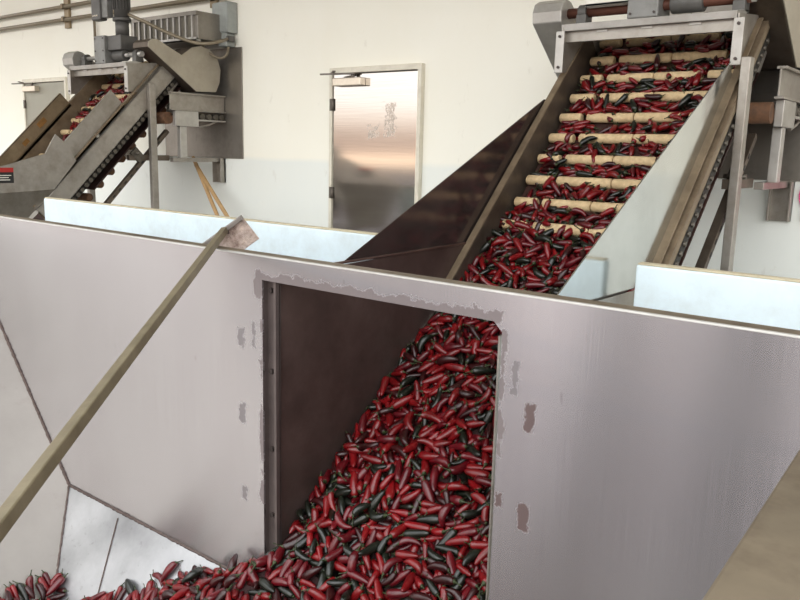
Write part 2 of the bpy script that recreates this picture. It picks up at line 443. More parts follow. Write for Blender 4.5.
# ------------------------------------------------------------------ chute between the bin and the big elevator
ch = thing('pepper_chute', (-1.7, 2.6, PIT), 'dark stained steel chute walls leading peppers from the large elevator to the bin', 'chute')
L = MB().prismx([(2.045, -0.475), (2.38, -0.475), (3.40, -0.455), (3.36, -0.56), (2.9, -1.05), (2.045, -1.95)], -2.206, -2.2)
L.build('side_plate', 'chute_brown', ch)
L2 = MB().prismx([(2.40, -0.470), (4.05, 0.295), (4.23, 0.295), (3.45, -0.47)], -2.212, -2.206)
L2.build('splash_plate', 'splash_brown', ch)
MB().tube([(-2.199, 2.06, -0.468), (-2.199, 2.7, -0.462), (-2.199, 3.42, -0.452)], 0.006, 8).build('fold', 'chute_fold', ch)
R_ = MB().prismx([(2.36, -0.52), (2.44, -0.485), (3.35, 0.03), (4.12, 0.46), (4.2, 0.3), (3.6, -0.3), (3.22, -0.53), (2.85, -0.56)], -1.243, -1.237).build('splash_plate', 'mirror_steel', ch)
plabel(R_, 'polished light stainless splash plate')
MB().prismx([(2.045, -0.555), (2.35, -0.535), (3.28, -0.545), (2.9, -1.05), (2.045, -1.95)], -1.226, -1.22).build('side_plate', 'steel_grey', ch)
MB().prism([(-2.2, 2.045, -1.97), (-1.24, 2.045, -1.97), (-1.24, 2.95, -1.075), (-2.2, 2.95, -1.075)], (0, 0.006, -0.006)).build('bottom_plate', 'chute_brown', ch)
MB().box((-2.2, 2.05, PIT), (-2.15, 2.1, -1.98)).build('leg', 'steel_dark', ch); MB().box((-1.29, 2.05, PIT), (-1.24, 2.1, -1.98)).build('leg', 'steel_dark', ch)

# ------------------------------------------------------------------ white boards behind the bin
def board(a, b, label):
    t = thing('barrier_board', ((a + b) / 2, 2.99, FLOOR), label, 'barrier', 'white barrier boards behind the bin')
    MB().box((a, 2.96, FLOOR), (b, 3.012, PT - 0.006)).build('panel', 'board_white', t, 0.008)
    MB().box((a + 0.005, 2.966, PT - 0.006), (b - 0.005, 3.006, PT + 0.003)).build('top_edge', 'board_edge', t, 0.003)
board(-5.72, -2.225, 'white barrier board in front of the small distant elevator')
board(-1.172, 1.6, 'white barrier board right of the chute, in front of the large elevator')

# ------------------------------------------------------------------ inclined elevators
def elevator(dx, near, label):
    t = thing('pepper_elevator', (-1.7 + dx, 4.0, FLOOR), label, 'conveyor', 'inclined pepper elevators')
    X = lambda v: v + dx
    s_lo = 1.72 if near else 1.9
    s_hi = 3.66
    # belt, return belt and rollers
    MB().sbox(X(-2.15), X(-1.25), s_lo, 3.86, -2.832, -2.818).build('belt', 'belt_dark', t)
    MB().sbox(X(-2.15), X(-1.25), s_lo + 0.5, 3.86, -2.985, -2.973).build('return_belt', 'belt_dark', t)
    MB().cyl(SP(X(-2.18), 3.86, -2.90), SP(X(-1.22), 3.86, -2.90), 0.078, 24).build('head_roller', 'steel_dark', t)
    # cork flights: short end pieces and a long middle piece, the joints staggered
    for k in range(-1, 10):
        s = 3.707 - 0.16 * k
        f = MB()
        a, b = (0.135, 0.70) if k % 2 == 0 else (0.15, 0.785)
        for (u, v) in ((0.005, a), (a + 0.035, (a + b) / 2 + 0.02), ((a + b) / 2 + 0.024, b), (b + 0.03, 0.895)):
            f.tube([SP(X(-2.15 + u), s, -2.790), SP(X(-2.15 + u + 0.006), s, -2.790), SP(X(-2.15 + v - 0.006), s, -2.790), SP(X(-2.15 + v), s, -2.790)], [0.021, 0.027, 0.027, 0.021], 14)
        f.build('flight', 'flight_cork', t)
    for k in range(0, 9):
        s = 3.62 - 0.16 * k
        MB().tube([SP(X(-2.14), s, -3.02), SP(X(-1.315), s, -3.02), SP(X(-1.30), s, -3.02)], [0.036, 0.036, 0.026], 12).build('flight', 'flight_stained', t)
    # side frames
    for side, xi, o in (('left', -2.16, -1), ('right', -1.24, 1)):
        g = MB()
        g.sbox(X(xi), X(xi + o * 0.010), s_lo, s_hi, -2.86, -2.664)
        go = g.build('side_rail', 'steel_dark' if near else 'rail_tan', t, 0.002)
        MB().sbox(X(xi), X(xi + o * 0.038), s_lo, s_hi, -2.664, -2.655).build('rail_flange', 'rail_tan', go, 0.002)
        cb_, ct_ = (-2.742, -2.807) if near else (-2.845, -2.895)
        c = MB()
        c.sbox(X(xi + o * 0.010), X(xi + o * 0.055), s_lo, s_hi + 0.09, -2.697, -2.689)
        c.sbox(X(xi + o * 0.048), X(xi + o * 0.055), s_lo, s_hi + 0.09, cb_, -2.690)
        c.sbox(X(xi + o * 0.010), X(xi + o * 0.055), s_lo, s_hi + 0.09, cb_, cb_ + 0.007)
        c.build('side_channel', 'steel_grey' if not near else 'rail_tan', t, 0.002)
        chn = MB()
        chn.sbox(X(xi + o * 0.012), X(xi + o * (0.050 if near else 0.040)), s_lo, s_hi + 0.08, ct_, cb_ - 0.004)
        cb = chn.build('chain', 'chain_dark', t)
        s0 = s_lo + 0.05; nc = (cb_ + ct_) / 2 - 0.002
        pin = MB().cyl(SP(X(xi + o * 0.038), s0, nc), SP(X(xi + o * (0.060 if near else 0.056)), s0, nc), 0.012 if near else 0.019, 12).build('chain_roller', 'chain_pin', t)
        pin.parent = cb
        for k in range(1, int((s_hi - s_lo) / 0.058)):
            c_ = pin.copy(); COL.objects.link(c_); c_.parent = cb
            c_.location = (0, 0.058 * k / R2, 0.058 * k / R2)
        # lower frame bar with slots
        lb = MB()
        lb.sbox(X(xi - o * 0.0), X(xi + o * 0.045), 2.36, 3.30, -3.150, -3.112)
        lbo = lb.build('lower_bar', 'steel_dark', t, 0.002)
        for q in range(9):
            sc_ = 2.45 + q * 0.085
            MB().sbox(X(xi + o * 0.043), X(xi + o * 0.0475), sc_, sc_ + 0.03, -3.138, -3.124).build('slot', 'black_rubber', t).parent = lbo
        # posts
        yp = 4.09 if near else 4.32
        if near and o < 0:
            MB().box((X(-2.12), 4.40, FLOOR), (X(-2.07), 4.46, 0.10)).build('leg', 'steel_grey', t, 0.004)
        else: MB().box((X(xi + o * 0.057), yp, FLOOR), (X(xi + o * 0.102), yp + 0.065, 0.477 if near else 0.53)).build('leg', 'steel_grey', t, 0.004)
        MB().box((X(xi + o * 0.015), 4.12, -0.155), (X(xi + o * 0.055), 4.54, -0.105)).build('cross_tie', 'steel_dark', t, 0.002)
    tk = MB().cyl(SP(X(-1.24), 2.90, -3.03), SP(X(-1.13), 2.90, -3.03), 0.013, 10)
    tk.sbox(X(-1.21), X(-1.18), 2.86, 2.94, -3.11, -2.99)
    tk.build('take_up_screw', 'chain_pin', t)
    # head: cover beam, side plates, bracket plates
    hb = MB().box((X(-2.172), 4.185, 0.612), (X(-1.248), 4.20, 0.672)).build('head_cover', 'steel_grey', t, 0.002)
    MB().prismx([(4.155, 0.668), (4.15, 0.704), (4.34, 0.735), (4.345, 0.725), (4.19, 0.668)], X(-2.18), X(-1.24)).build('cover_lip', 'steel_light', hb, 0.002)
    for u in (-1.95, -1.7, -1.45):
        MB().box((X(u - 0.03), 4.178, 0.655), (X(u + 0.03), 4.186, 0.667)).build('latch', 'steel_light', hb)
    for xa, xb in ((-2.205, -2.155), (-1.25, -1.2)):
        pl = MB().box((X(xa), 4.14, 0.445), (X(xb), 4.15, 0.668)).build('bracket_plate', 'steel_light', t, 0.002)
        for z in (0.475, 0.64):
            MB().cyl((X((xa + xb) / 2), 4.14, z), (X((xa + xb) / 2), 4.132, z), 0.008, 8).build('bolt', 'bolt_dark', pl)
    MB().prismx([(4.15, 0.45), (4.15, 0.69), (4.62, 0.74), (4.75, 0.62), (4.6, 0.45)], X(-2.172), X(-2.165)).build('head_side', 'steel_grey', t)
    MB().prismx([(4.15, 0.45), (4.15, 0.69), (4.62, 0.74), (4.75, 0.62), (4.6, 0.45)], X(-1.235), X(-1.228)).build('head_side', 'steel_grey', t)
    # drive shaft with its sleeve, bearings and gear motor
    MB().cyl((X(-2.26), 4.30, 0.785), (X(-1.22), 4.30, 0.785), 0.028 if near else 0.019, 16).build('drive_shaft', 'rust_pipe' if near else 'steel_light', t)
    for xb in (-2.12, -1.27):
        MB().box((X(xb - 0.03), 4.26, 0.715), (X(xb + 0.03), 4.34, 0.77)).cyl((X(xb - 0.025), 4.30, 0.785), (X(xb + 0.025), 4.30, 0.785), 0.042, 16).build('bearing', 'motor_grey', t, 0.003)
    gm = MB().box((X(-1.83), 4.21, 0.715), (X(-1.66), 4.39, 0.965)).build('gearbox', 'gearbox_grey', t, 0.008)
    for z in (0.74, 0.83, 0.94):
        for u in (-1.81, -1.68):
            MB().cyl((X(u), 4.212, z), (X(u), 4.204, z), 0.007, 8).build('bolt', 'bolt_dark', gm)
    MB().box((X(-1.66), 4.24, 0.83), (X(-1.44), 4.42, 0.96)).cyl((X(-1.45), 4.30, 0.785), (X(-1.62), 4.30, 0.785), 0.05, 18).build('gear_casing', 'motor_grey', t, 0.008)
    MB().cyl((X(-1.545), 4.33, 0.96), (X(-1.545), 4.33, 1.09), 0.06, 24).cyl((X(-1.545), 4.33, 1.09), (X(-1.545), 4.33, 1.12), 0.082, 24).build('motor_neck', 'motor_grey', t)
    mo = MB().cyl((X(-1.545), 4.33, 1.12), (X(-1.545), 4.33, 1.52), 0.066, 28)
    for k in range(18):
        a = 2 * math.pi * k / 18
        mo.obox((X(-1.545) + 0.07 * math.cos(a), 4.33 + 0.07 * math.sin(a), 1.34), (0.010 * math.cos(a), 0.010 * math.sin(a), 0), (-0.002 * math.sin(a), 0.002 * math.cos(a), 0), (0, 0, 0.15))
    mo.cyl((X(-1.545), 4.33, 1.52), (X(-1.545), 4.33, 1.60), 0.078, 28)
    mo.build('motor', 'motor_grey', t)
    tb = MB().box((X(-1.84), 4.20, 1.10), (X(-1.695), 4.28, 1.42)).build('control_box', 'motor_grey', t, 0.012)
    MB().box((X(-1.695), 4.22, 1.12), (X(-1.605), 4.28, 1.40)).build('box_mount', 'gearbox_grey', t, 0.004)
    for k in range(3):
        MB().cyl((X(-1.735 - 0.03 * k), 4.20, 1.14), (X(-1.735 - 0.03 * k), 4.192, 1.14), 0.007, 8).build('screw', 'closer_alu', tb)
    # chain guards either side of the head
    gl = [(4.21, 0.73), (4.203, 0.79), (4.225, 0.84), (4.27, 0.862), (4.32, 0.853), (4.40, 0.80), (4.86, 0.52), (4.80, 0.40), (4.60, 0.42)]
    MB().prismx(gl, X(-2.40), X(-2.215)).build('chain_guard', 'steel_light', t, 0.006)
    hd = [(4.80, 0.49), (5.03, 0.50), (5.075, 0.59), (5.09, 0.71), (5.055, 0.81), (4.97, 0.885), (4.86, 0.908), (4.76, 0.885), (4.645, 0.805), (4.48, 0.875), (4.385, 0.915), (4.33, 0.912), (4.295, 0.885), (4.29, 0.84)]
    g = MB().prismx(hd, X(-1.33), X(-1.101)).build('belt_guard', 'steel_dark', t, 0.004)  # body colour darkened to put shade on the guard's slanted underside
    plabel(MB().prismx(hd, X(-1.10), X(-1.093)).build('guard_face', 'hood_steel', g, 0.002), 'pale kidney shaped side face, its guard body darkened for shade')
    MB().cyl((X(-1.40), 4.30, 0.785), (X(-1.2), 4.30, 0.785), 0.024, 14).build('shaft_end', 'steel_light', t)
    if near:
        MB().box((X(-2.08), 4.22, 0.80), (X(-1.80), 4.40, 0.815)).box((X(-2.08), 4.22, 0.80), (X(-1.80), 4.23, 0.92)).build('cover_plate', 'sign_white', t, 0.002)
    return t
e1 = elevator(0.0, True, 'large inclined elevator carrying peppers on cork flights above the chute')
e2 = elevator(-5.2, False, 'small distant inclined elevator with its grey motor, near the louvred box')

# the far elevator's high side guards (its hopper bolts to them)
for (xi, o, nt, s0, s1, m, nm) in ((-7.36, -1, -2.535, 1.9, 3.17, 'steel_tan', 'side_guard'), (-6.44, 1, -2.50, 2.2, 3.14, 'steel_grey', 'side_guard')):
    g = MB().sbox(xi, xi + o * 0.010, s0, s1, -2.69, nt).sbox(xi - o * 0.0, xi + o * 0.024, s0, s1, nt - 0.006, nt)
    go = g.build(nm, m, e2)
    if o < 0:
        for (s, n, w_, h_) in ((2.78, -2.62, 0.10, 0.05), (2.55, -2.63, 0.07, 0.04)):
            MB().sbox(xi + 0.001, xi + 0.004, s, s + w_, n, n + h_).build('worn_sticker', 'sticker_orange', go)
    else:
        MB().cyl(SP(xi + 0.01, 2.75, -2.672), SP(xi + 0.03, 2.75, -2.672), 0.018, 8).build('bolt', 'steel_light', go)

hp = thing('feed_hopper', (-6.9, 2.9, FLOOR), 'grey steel feed hopper with a small warning sign at the foot of the distant elevator', 'hopper')
MB().prismx([(2.2, -0.42), (3.33, -0.10), (3.39, -0.395), (2.2, -0.45)], -6.352, -6.344).build('side_plate', 'steel_grey', hp, 0.002)
MB().prism([(-6.35, 2.2, -0.45), (-6.35, 3.39, -0.395), (-6.42, 3.26, -0.60), (-6.62, 2.9, -1.0), (-6.62, 2.2, -1.0)], (-0.006, 0, 0)).build('lower_plate', 'steel_grey', hp)
MB().prismx([(3.33, -0.10), (3.425, 0.057), (3.532, -0.03), (3.60, -0.16), (3.39, -0.395)], -6.37, -6.362).build('gusset_plate', 'steel_grey', hp, 0.002)
MB().prismx([(2.2, -0.42), (3.05, -0.10), (3.18, 0.06), (3.30, -0.02), (3.40, -0.20), (3.2, -0.55), (2.2, -1.0)], -7.46, -7.452).build('side_plate', 'steel_dark', hp, 0.002)
MB().prism([(-7.45, 2.2, -0.42), (-6.35, 2.2, -0.42), (-6.62, 2.2, -1.0), (-7.18, 2.2, -1.0)], (0, 0.006, 0)).build('end_plate', 'steel_grey', hp)
MB().box((-7.2, 2.2, -1.0), (-6.6, 2.9, -0.99)).build('bottom_plate', 'steel_dark', hp)
for (x, y) in ((-7.15, 2.24), (-6.65, 2.24), (-7.15, 2.86), (-6.65, 2.86)):
    z0 = PIT if y < 2.9 else FLOOR
    MB().box((x - 0.025, y - 0.025, z0), (x + 0.025, y + 0.025, -1.0)).build('leg', 'steel_dark', hp)
sg = MB().box((-6.344, 2.80, -0.335), (-6.341, 3.05, -0.215)).build('warning_sign', 'sign_black', hp)
MB().box((-6.3415, 2.80, -0.250), (-6.339, 3.05, -0.215)).build('sign_header', 'sign_red', sg)
b = MB()
for z, ya, yb in ((-0.275, 2.93, 3.03), (-0.292, 2.93, 3.01), (-0.31, 2.93, 3.02)):
    b.box((-6.3412, ya, z - 0.003), (-6.3395, yb, z + 0.003))
b.build('sign_lines', 'sign_white', sg)

# ------------------------------------------------------------------ take-away conveyors through the wall, and the wall's steel plates
def takeaway(dx, label, plate_label):
    X = lambda v: v + dx
    wp = MB().box((X(-2.08), WY - 0.014, -0.126), (X(-0.84), WY - 0.002, 0.918)).build('wall_plate', 'plate_grey', None, 0.002)
    tag(wp, plate_label, 'plate', 'steel plates on the wall')
    t = thing('takeaway_conveyor', (X(-1.6), 4.85, -0.13), label, 'conveyor', 'short take-away conveyors at the wall')
    tr = MB().box((X(-1.105), 4.50, 0.315), (X(-1.095), 5.13, 0.465)).box((X(-1.12), 4.50, 0.455), (X(-1.07), 5.13, 0.47)).box((X(-1.12), 4.50, 0.305), (X(-1.07), 5.13, 0.318))
    tr.build('tray_side', 'steel_grey', t, 0.002)
    MB().box((X(-2.06), 4.50, 0.315), (X(-2.05), 5.13, 0.465)).build('tray_side', 'steel_grey', t, 0.002)
    MB().box((X(-2.05), 4.52, 0.26), (X(-1.12), 5.13, 0.275)).build('belt', 'belt_dark', t)
    MB().cyl((X(-2.05), 4.50, 0.235), (X(-1.12), 4.50, 0.235), 0.055, 16).build('roller', 'flight_stained', t)
    for y in (4.86, 4.94, 5.02, 5.09):
        MB().cyl((X(-1.17), y, 0.262), (X(-1.085), y, 0.262), 0.027, 14).build('roller', 'chain_pin', t)
    MB().box((X(-1.12), 4.80, 0.218), (X(-1.075), 5.13, 0.234)).build('lower_rail', 'steel_light', t, 0.002)
    MB().box((X(-1.12), 4.545, 0.165), (X(-1.075), 4.805, 0.305)).build('bearing_plate', 'steel_light', t, 0.004)
    MB().box((X(-1.135), 4.60, -0.125), (X(-1.085), 4.675, 0.165)).build('leg', 'steel_light', t, 0.004)
    MB().box((X(-2.05), 4.60, -0.125), (X(-2.0), 4.675, 0.26)).build('leg', 'steel_grey', t, 0.004)
    MB().box((X(-1.185), 4.55, -0.165), (X(-1.135), 5.13, -0.125)).build('support_arm', 'steel_grey', t, 0.003)
    MB().box((X(-2.06), 4.56, -0.165), (X(-2.0), 5.13, -0.125)).build('support_arm', 'steel_grey', t, 0.003)
    c = MB().box((X(-1.235), 5.125, -0.365), (X(-1.11), 5.145, -0.128)).box((X(-1.235), 5.08, -0.365), (X(-1.225), 5.145, -0.128)).box((X(-1.12), 5.08, -0.365), (X(-1.11), 5.145, -0.128))
    c.build('wall_bracket', 'steel_grey', t, 0.002)
    tr2 = MB().tube([(X(-1.10), 4.82, 0.16), (X(-1.10), 4.95, 0.19), (X(-1.10), 5.05, 0.23)], 0.010, 8)
    tr2.build('brace', 'steel_grey', t)
takeaway(0.0, 'short horizontal take-away conveyor behind the large elevator head', 'grey steel wall plate behind the large elevator at the right')
takeaway(-5.2, 'short horizontal take-away conveyor beside the small distant elevator', 'grey steel wall plate behind the small distant elevator')

# louvred box over the far elevator
lb = thing('louvred_box', (-6.73, 4.95, 0.93), 'long sheet metal box with louvre slots on the wall above the distant elevator', 'vent box')
MB().box((-7.28, 4.77, 0.96), (-6.21, WY - 0.005, 1.205)).build('casing', 'plate_grey', lb, 0.003)
MB().box((-7.28, 4.745, 0.94), (-6.21, 4.80, 0.955)).box((-7.28, 4.745, 0.94), (-6.21, 4.75, 0.975)).build('bottom_lip', 'steel_light', lb)
MB().box((-7.28, 4.75, 1.17), (-6.21, 4.775, 1.205)).build('top_rail', 'plate_grey', lb)
for k in range(11):
    x = -7.22 + k * 0.093
    MB().box((x, 4.752, 0.97), (x + 0.020, 4.775, 1.175)).build('louvre', 'steel_light', lb)
for k in range(10):
    x = -7.197 + k * 0.093
    MB().box((x + 0.006, 4.764, 0.975), (x + 0.063, 4.772, 1.17)).build('slot', 'slot_dark', lb)

eb = thing('electrical_box', (-6.2, 5.08, 0.92), 'grey electrical box with a conduit, on the wall above the steel plate', 'electrical box')
MB().box((-6.315, 5.03, 1.04), (-6.10, WY - 0.004, 1.32)).build('enclosure', 'box_grey', eb, 0.006)
MB().box((-6.318, 5.02, 1.05), (-6.104, 5.03, 1.312)).build('cover', 'box_grey', eb, 0.004)
MB().box((-6.26, 5.04, 0.92), (-6.14, WY - 0.004, 1.04)).build('junction_box', 'box_grey', eb, 0.006)
MB().box((-6.13, 5.03, 0.96), (-6.09, 5.10, 1.01)).build('switch', 'motor_grey', eb)
MB().box((-6.28, 5.016, 1.065), (-6.23, 5.021, 1.085)).build('sticker', 'sign_pink', eb)
tag(MB().curve([(-6.72, 4.345, 1.165), (-6.563, 4.45, 1.089), (-6.44, 4.56, 1.015), (-6.22, 4.68, 0.925), (-6.05, 4.73, 0.90), (-6.01, 4.85, 0.93), (-6.08, 4.98, 0.965), (-6.13, 5.05, 0.985)], 0.016, 10).build('motor_conduit', 'conduit_grey'), 'grey flexible conduit running from the motor of the distant elevator to the electrical box', 'conduit')
tag(MB().curve([(-6.36, 4.93, 0.925), (-6.30, 4.96, 0.855), (-6.21, 5.02, 0.812), (-6.15, 5.05, 0.845), (-6.16, 5.08, 0.925)], 0.012, 10).build('loop_conduit', 'conduit_grey'), 'short grey conduit looping below the electrical box', 'conduit')

# wall conduits and their brackets
def pipe(pts, r, label):
    o = MB().tube(pts, r, 12).build('wall_pipe', 'conduit_grey')
    tag(o, label, 'pipe', 'pipes along the back wall')
pipe([(-14.5, 5.09, 1.535), (-5.0, 5.09, 1.535)], 0.022, 'upper horizontal grey pipe along the top left of the wall')
pipe([(-14.5, 5.09, 1.40), (-5.0, 5.09, 1.385)], 0.022, 'lower horizontal grey pipe along the top left of the wall')
pipe([(-8.52, 5.11, 3.0), (-8.50, 5.11, 0.55)], 0.015, 'thin vertical pipe on the wall behind the distant elevator')
for x, lab in ((-9.10, 'steel channel bracket holding the two wall pipes left of the motor'), (-6.42, 'steel channel bracket holding the wall pipes beside the electrical box')):
    t = thing('pipe_bracket', (x, 5.12, 1.3), lab, 'bracket', 'pipe brackets on the wall')
    MB().box((x - 0.05, 5.115, 1.30), (x + 0.05, 5.147, 1.72)).build('channel', 'steel_tan', t, 0.003)
    for z in (1.393, 1.535):
        MB().box((x - 0.02, 5.058, z - 0.03), (x + 0.02, 5.116, z - 0.023)).box((x - 0.02, 5.058, z + 0.023), (x + 0.02, 5.116, z + 0.03)).box((x - 0.02, 5.058, z - 0.03), (x + 0.02, 5.066, z + 0.03)).build('clamp', 'steel_tan', t)

# sign at the right
sn = thing('wall_sign', (-0.98, 5.14, -0.36), 'white wall sign with a pink disc, cut by the photo edge', 'sign')
MB().box((-1.06, 5.138, -0.36), (-0.62, 5.146, -0.13)).build('board', 'sign_white', sn)
MB().cyl((-0.955, 5.139, -0.205), (-0.955, 5.134, -0.205), 0.125, 32).build('disc', 'sign_pink', sn)

# broom poles leaning behind the left board
for (a, b, lab) in (((-6.569, 4.95, -0.122), (-5.074, 4.457, FLOOR + 0.004), 'left one of two bare wooden poles leaning on the wall'), ((-6.508, 4.93, -0.189), (-4.625, 4.421, FLOOR + 0.004), 'right one of two bare wooden poles leaning on the wall')):
    a, b = Vector(a), Vector(b)
    tag(MB().tube([a, a + (b - a) * 0.01, b], [0.015, 0.019, 0.019], 12).build('wooden_pole', 'pole_wood'), lab, 'pole', 'wooden poles behind the barrier board')

# ------------------------------------------------------------------ the long scraper across the bin
T = Vector((-2.668, 2.15, -0.361)); B = Vector((-1.018, 0.26, -0.678))
hoe = thing('long_scraper', T, 'long square bar scraper with a rectangular blade lying across the bin', 'scraper')
Hd = (T - B).normalized()
a1 = Hd.cross(Vector((0, 0, 1))).normalized(); b1 = a1.cross(Hd)
th = math.radians(37)
e1 = math.cos(th) * a1 + math.sin(th) * b1
e2 = math.cos(th - math.pi / 2) * a1 + math.sin(th - math.pi / 2) * b1
mid = (T + B) / 2
th2 = math.radians(12)
h1 = math.cos(th2) * a1 + math.sin(th2) * b1; h2 = -math.sin(th2) * a1 + math.cos(th2) * b1
T2 = T + e1 * 0.016 - Hd * 0.004
MB().obox((T2 + B) / 2, (T2 - B) / 2, h1 * 0.0135, h2 * 0.0135).build('handle', 'hoe_bar', hoe, 0.003)
bl = MB().obox(T + Hd * 0.008 + e2 * 0.058, e1 * 0.108, e2 * 0.058, Hd * 0.003).build('blade', 'hoe_blade', hoe, 0.002)
MB().obox(T + Hd * 0.0 + e2 * 0.0, e1 * 0.108, e2 * 0.009, Hd * 0.018).build('top_strip', 'hoe_strip', hoe, 0.002)
MB().obox(T2 - Hd * 0.002 + e2 * 0.004, h1 * 0.015, h2 * 0.015, Hd * 0.006).build('weld_collar', 'weld_dark', hoe, 0.004)

# ------------------------------------------------------------------ chili peppers
def chili_rings(nr, seg, bend, waist):
    """unit chili along +X (0..1), radius 1 at its widest; returns verts, faces"""
    prof = [(0.0, 0.32), (0.02, 0.62), (0.08, 0.88), (0.20, 1.0), (0.38, 1.0), (0.56, 0.94 - waist), (0.72, 0.82 - waist), (0.86, 0.62), (0.955, 0.36), (1.0, 0.06)]
    if nr < len(prof):
        prof = [prof[i] for i in (0, 2, 3, 5, 7, 9)]
    V, F = [], []
    for t, r in prof:
        z = bend * 4.0 * (0.25 - (t - 0.5) ** 2)
        for k in range(seg):
            a = 2 * math.pi * k / seg
            wob = 1.0 + 0.06 * math.sin(3 * a + 4 * t)
            V.append((t, r * wob * math.cos(a), r * wob * math.sin(a) + z))
    n = len(prof)
    for i in range(n - 1):
        for k in range(seg):
            F.append((i * seg + k, i * seg + (k + 1) % seg, (i + 1) * seg + (k + 1) % seg, (i + 1) * seg + k))
    F.append(tuple(range(seg - 1, -1, -1))); F.append(tuple((n - 1) * seg + k for k in range(seg)))
    return V, F
def stem_rings(seg, curl):
    prof = [(0.035, 0.50), (0.0, 0.58), (-0.02, 0.34), (-0.07, 0.17), (-0.15, 0.14), (-0.22, 0.17)]
    V, F = [], []
    for t, r in prof:
        z = curl * max(0, -t) * 9
        for k in range(seg):
            a = 2 * math.pi * k / seg
            V.append((t, r * math.cos(a), r * math.sin(a) + z))
    n = len(prof)
    for i in range(n - 1):
        for k in range(seg):
            F.append((i * seg + k, i * seg + (k + 1) % seg, (i + 1) * seg + (k + 1) % seg, (i + 1) * seg + k))
    F.append(tuple((n - 1) * seg + k for k in range(seg)))
    return V, F
SHAPES = [(0.0, 0.0), (0.35, 0.02), (0.8, 0.0), (-0.45, 0.06), (1.3, 0.03), (0.15, 0.10)]

# ---- where the heap's surface lies (relative to the eye)
CY = np.array([1.0, 2.0, 2.12, 2.45, 2.79, 3.02, 3.25, 3.50, 3.80]); CC = np.array([3.55, 3.55, 3.56, 3.61, 3.68, 3.75, 3.82, 3.885, 3.95])
FD = np.array([0, 0.37, 0.7, 1.0, 1.14, 1.32, 2.5]); FZ = np.array([0, 0.245, 0.43, 0.60, 0.66, 0.545, 0.47])
def heap_z(X, Y):
    X = np.asarray(X, float); Y = np.asarray(Y, float)
    zc = Y - np.interp(Y, CY, CC)
    dx = np.maximum(np.maximum(-2.2 - X, X + 1.0), 0); dy = np.maximum(2.0 - Y, 0)
    zb = -1.55 - np.interp(np.hypot(dx, dy), FD, FZ)
    z = np.where(Y >= 2.0, zc, zb)
    return z + 0.014 * np.sin(9 * X + 3 * Y) * np.cos(7 * Y - 2 * X)
def heap_n(X, Y):
    e = 0.02
    gx = (heap_z(X + e, Y) - heap_z(X - e, Y)) / (2 * e); gy = (heap_z(X, Y + e) - heap_z(X, Y - e)) / (2 * e)
    n = np.stack([-gx, -gy, np.ones_like(gx)], -1)
    return n / np.linalg.norm(n, axis=-1, keepdims=True)

def darts(sample, mind, tries):
    """points at least mind apart; sample() gives (x, y) and a 3-D point"""
    cell = {}; out = []
    for _ in range(tries):
        s = sample()
        if s is None: continue
        q = s[1]; k = tuple(int(math.floor(c / mind)) for c in q)
        ok = True
        for i in (-1, 0, 1):
            for j in (-1, 0, 1):
                for l in (-1, 0, 1):
                    for w in cell.get((k[0] + i, k[1] + j, k[2] + l), ()):
                        if (w[0] - q[0]) ** 2 + (w[1] - q[1]) ** 2 + (w[2] - q[2]) ** 2 < mind * mind:
                            ok = False
        if ok:
            cell.setdefault(k, []).append(q); out.append(q)
    return np.array(out)

WS = np.array([0.13, 0.38, 0.62, 0.86]); RS = np.array([0.92, 1.0, 0.90, 0.62])
def relax(p0, p1, rad, floor_fn, normal_fn, bounds_fn, iters, g=0.0022):
    """push overlapping chilies apart, settle them along the slope's normal"""
    Ln = np.linalg.norm(p1 - p0, axis=1)
    n = len(p0)
    idx = np.repeat(np.arange(n), 4); wt = np.tile(WS, n); sr = (rad[:, None] * RS[None]).ravel()
    A = Bq = None
    for it in range(iters):
        nm = normal_fn(0.5 * (p0 + p1))
        p0 -= nm * g; p1 -= nm * g
        S = p0[idx] * (1 - wt)[:, None] + p1[idx] * wt[:, None]
        if it % 4 == 0:
            kd = KDTree(len(S))
            for i, s in enumerate(S): kd.insert(s, i)
            kd.balance()
            A, Bq = [], []
            for i, s in enumerate(S):
                for (_, j, d) in kd.find_range(s, sr[i] + 0.025):
                    if j > i and idx[j] != idx[i]:
                        A.append(i); Bq.append(j)
            A = np.array(A, int); Bq = np.array(Bq, int)
        d = S[Bq] - S[A]; dist = np.linalg.norm(d, axis=1) + 1e-9
        pen = np.maximum(sr[A] + sr[Bq] - dist, 0) * 0.42
        mv = d / dist[:, None] * (pen * 0.5)[:, None]
        D0 = np.zeros_like(p0); D1 = np.zeros_like(p1); 
        for sgn, ii in ((-1, A), (1, Bq)):
            np.add.at(D0, idx[ii], sgn * mv * (1 - wt[ii])[:, None] * 1.3); np.add.at(D1, idx[ii], sgn * mv * wt[ii][:, None] * 1.3)
        cap = 0.006
        for D in (D0, D1):
            l = np.linalg.norm(D, axis=1, keepdims=True); D *= np.minimum(1, cap / (l + 1e-9))
        p0 += D0; p1 += D1
        for P in (p0, p1):
            dep = floor_fn(P) + rad - 0.004
            nm = normal_fn(P)
            P += nm * np.maximum(dep, 0)[:, None]
            bounds_fn(P, rad)
        m = 0.5 * (p0 + p1); u = p1 - p0; u /= np.linalg.norm(u, axis=1, keepdims=True)
        p0 = m - u * (Ln / 2)[:, None]; p1 = m + u * (Ln / 2)[:, None]
    return p0, p1

def random_dirs(nm, tilt):
    t = rng.normal(size=nm.shape); t -= nm * np.sum(t * nm, 1, keepdims=True); t /= np.linalg.norm(t, axis=1, keepdims=True)
    a = rng.normal(0, tilt, len(nm))[:, None]
    return t * np.cos(a) + nm * np.sin(a)

def plate_z(X, Y):
    back = np.where(Y < 2.0, -1.78 - (2.0 - Y) * 1.35, -9.0)
    left = np.where(Y < 2.0, -(X + 5.295) / 0.857, -9.0)
    return np.maximum(back, left)

